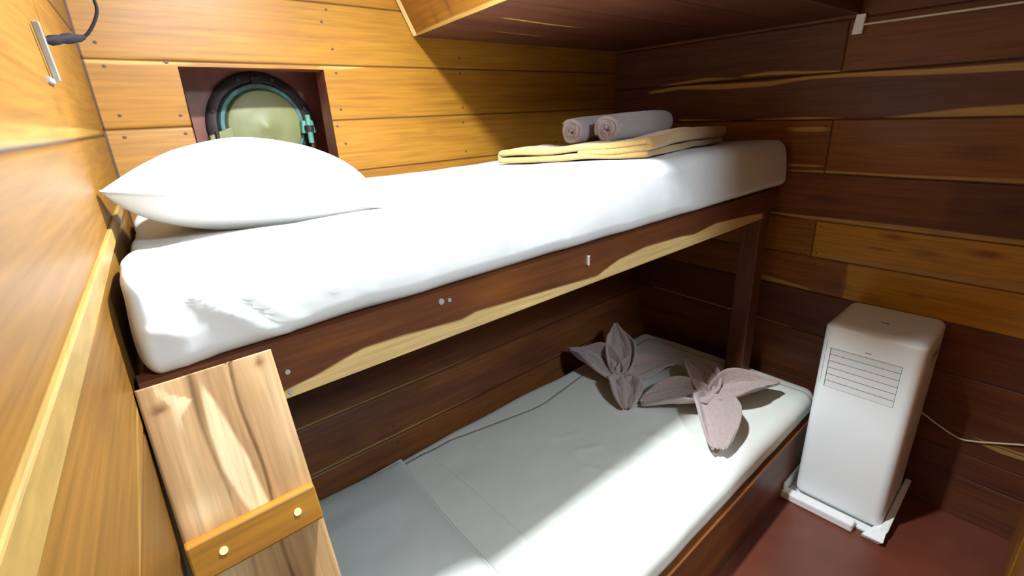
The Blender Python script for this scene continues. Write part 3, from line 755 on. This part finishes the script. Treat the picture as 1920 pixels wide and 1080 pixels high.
# side handle recess on the window side
box('side_handle', (1.86,AY0-.0015,-.79), (1.95,AY0+.002,-.765), M_MARK, ac, .001)
for x in (1.775, 1.985):
    for y in (.21, .41): cyl('foot', (x,y,-1.3975), (0,0,1), .012, .008, M_DARK, ac, 14)
tube('power_cord', [(2.021,.24,-1.00),(2.030,.20,-1.04),(2.036,.168,-1.062),(2.032,.12,-1.085),(2.029,.065,-1.104),(2.026,.02,-1.092),(2.024,-.03,-1.070),(2.020,-.078,-1.048),(2.012,-.10,-1.04),(2.010,-.125,-1.035)], .0032, M_WCABLE, ac, 8, 5)
tb = empty('foam_base', (1.86,.32,-H)); tag(tb, 'white foam packing tray under the air conditioner, broken at its front corner', 'tray')
box('base_plate', (1.725,.182,-H+.0005), (2.035,.462,-1.398), M_FOAM, tb, .002)
box('front_lip', (1.690,.238,-H+.0005), (1.728,.474,-1.376), M_FOAM, tb, .006)
hexa('corner_piece', [(1.700,.162,-H+.0005),(1.735,.162,-H+.0005),(1.735,.181,-H+.0005),(1.700,.214,-H+.0005),(1.688,.150,-1.385),(1.78,.156,-1.362),(1.78,.180,-1.374),(1.695,.212,-1.392)], M_FOAM, tb, .003)
hexa('side_lip', [(1.736,.158,-H+.0005),(2.034,.158,-H+.0005),(2.034,.181,-H+.0005),(1.736,.181,-H+.0005),(1.736,.150,-1.372),(2.034,.152,-1.338),(2.034,.170,-1.338),(1.736,.172,-1.372)], M_FOAM, tb, .003)
hexa('side_lip', [(1.700,.4635,-H+.0005),(2.034,.4635,-H+.0005),(2.034,.468,-H+.0005),(1.700,.470,-H+.0005),(1.695,.4635,-1.345),(2.034,.4635,-1.345),(2.034,.469,-1.345),(1.695,.471,-1.345)], M_FOAM, tb, .002)

# ------------------------------------------------------------------ small things on the walls
wb_ = empty('wall_bracket', lwpt(.935,.1,.004)); tag(wb_, 'slim grey metal bar fixed upright on the left wall', 'bracket')
hexa('bar', [lwpt(.952,.066,.002),lwpt(.952,.066,.010),lwpt(.945,.066,.010),lwpt(.945,.066,.002),lwpt(.916,.134,.002),lwpt(.916,.134,.010),lwpt(.909,.134,.010),lwpt(.909,.134,.002)], M_METAL, wb_, .0015)
hexa('end_plate', [lwpt(.954,.062,-.001),lwpt(.954,.062,.004),lwpt(.905,.062,.004),lwpt(.905,.062,-.001),lwpt(.954,.069,-.001),lwpt(.954,.069,.004),lwpt(.905,.069,.004),lwpt(.905,.069,-.001)], M_METAL, wb_, .001)
cc = empty('cable_connector', (.03,.97,.12)); tag(cc, 'black cable connector with a thin cable looping up beside the metal bar', 'cable')
tube('connector', [(.012,.952,.117),(.020,.958,.118),(.030,.968,.121),(.040,.978,.124),(.050,.99,.126),(.058,1.0,.129)], [.0045,.0065,.0055,.0068,.0050,.0035], M_CABLE, cc, 12, 3)
tube('cable', [(.058,1.0,.129),(.066,1.0,.136),(.076,1.0,.150),(.083,1.0,.165),(.0835,1.0,.178),(.080,1.0,.195),(.070,1.0,.23),(.06,1.0,.30)], .0022, M_CABLE, cc, 8, 5)
cw = empty('curtain_wire', (rwx(.59)-.01,.59,.22)); tag(cw, 'thin cream curtain wire on a small white bracket on the right wall', 'curtain wire')
hexa('bracket', [(rwx(.60)-.020,.606,.198),(rwx(.60)-.020,.576,.198),(rwx(.58)+.001,.578,.200),(rwx(.6)+.001,.602,.200),(rwx(.60)-.020,.600,.258),(rwx(.60)-.020,.572,.258),(rwx(.58)+.001,.574,.252),(rwx(.6)+.001,.598,.252)], M_FOAM, cw, .003)
tube('wire', [(rwx(.578)-.012,.578,.226),(rwx(.2)-.012,.2,.225),(rwx(-.2)-.012,-.2,.224),(rwx(-.8)-.012,-.8,.224)], .0036, M_WCABLE, cw, 8, 1)
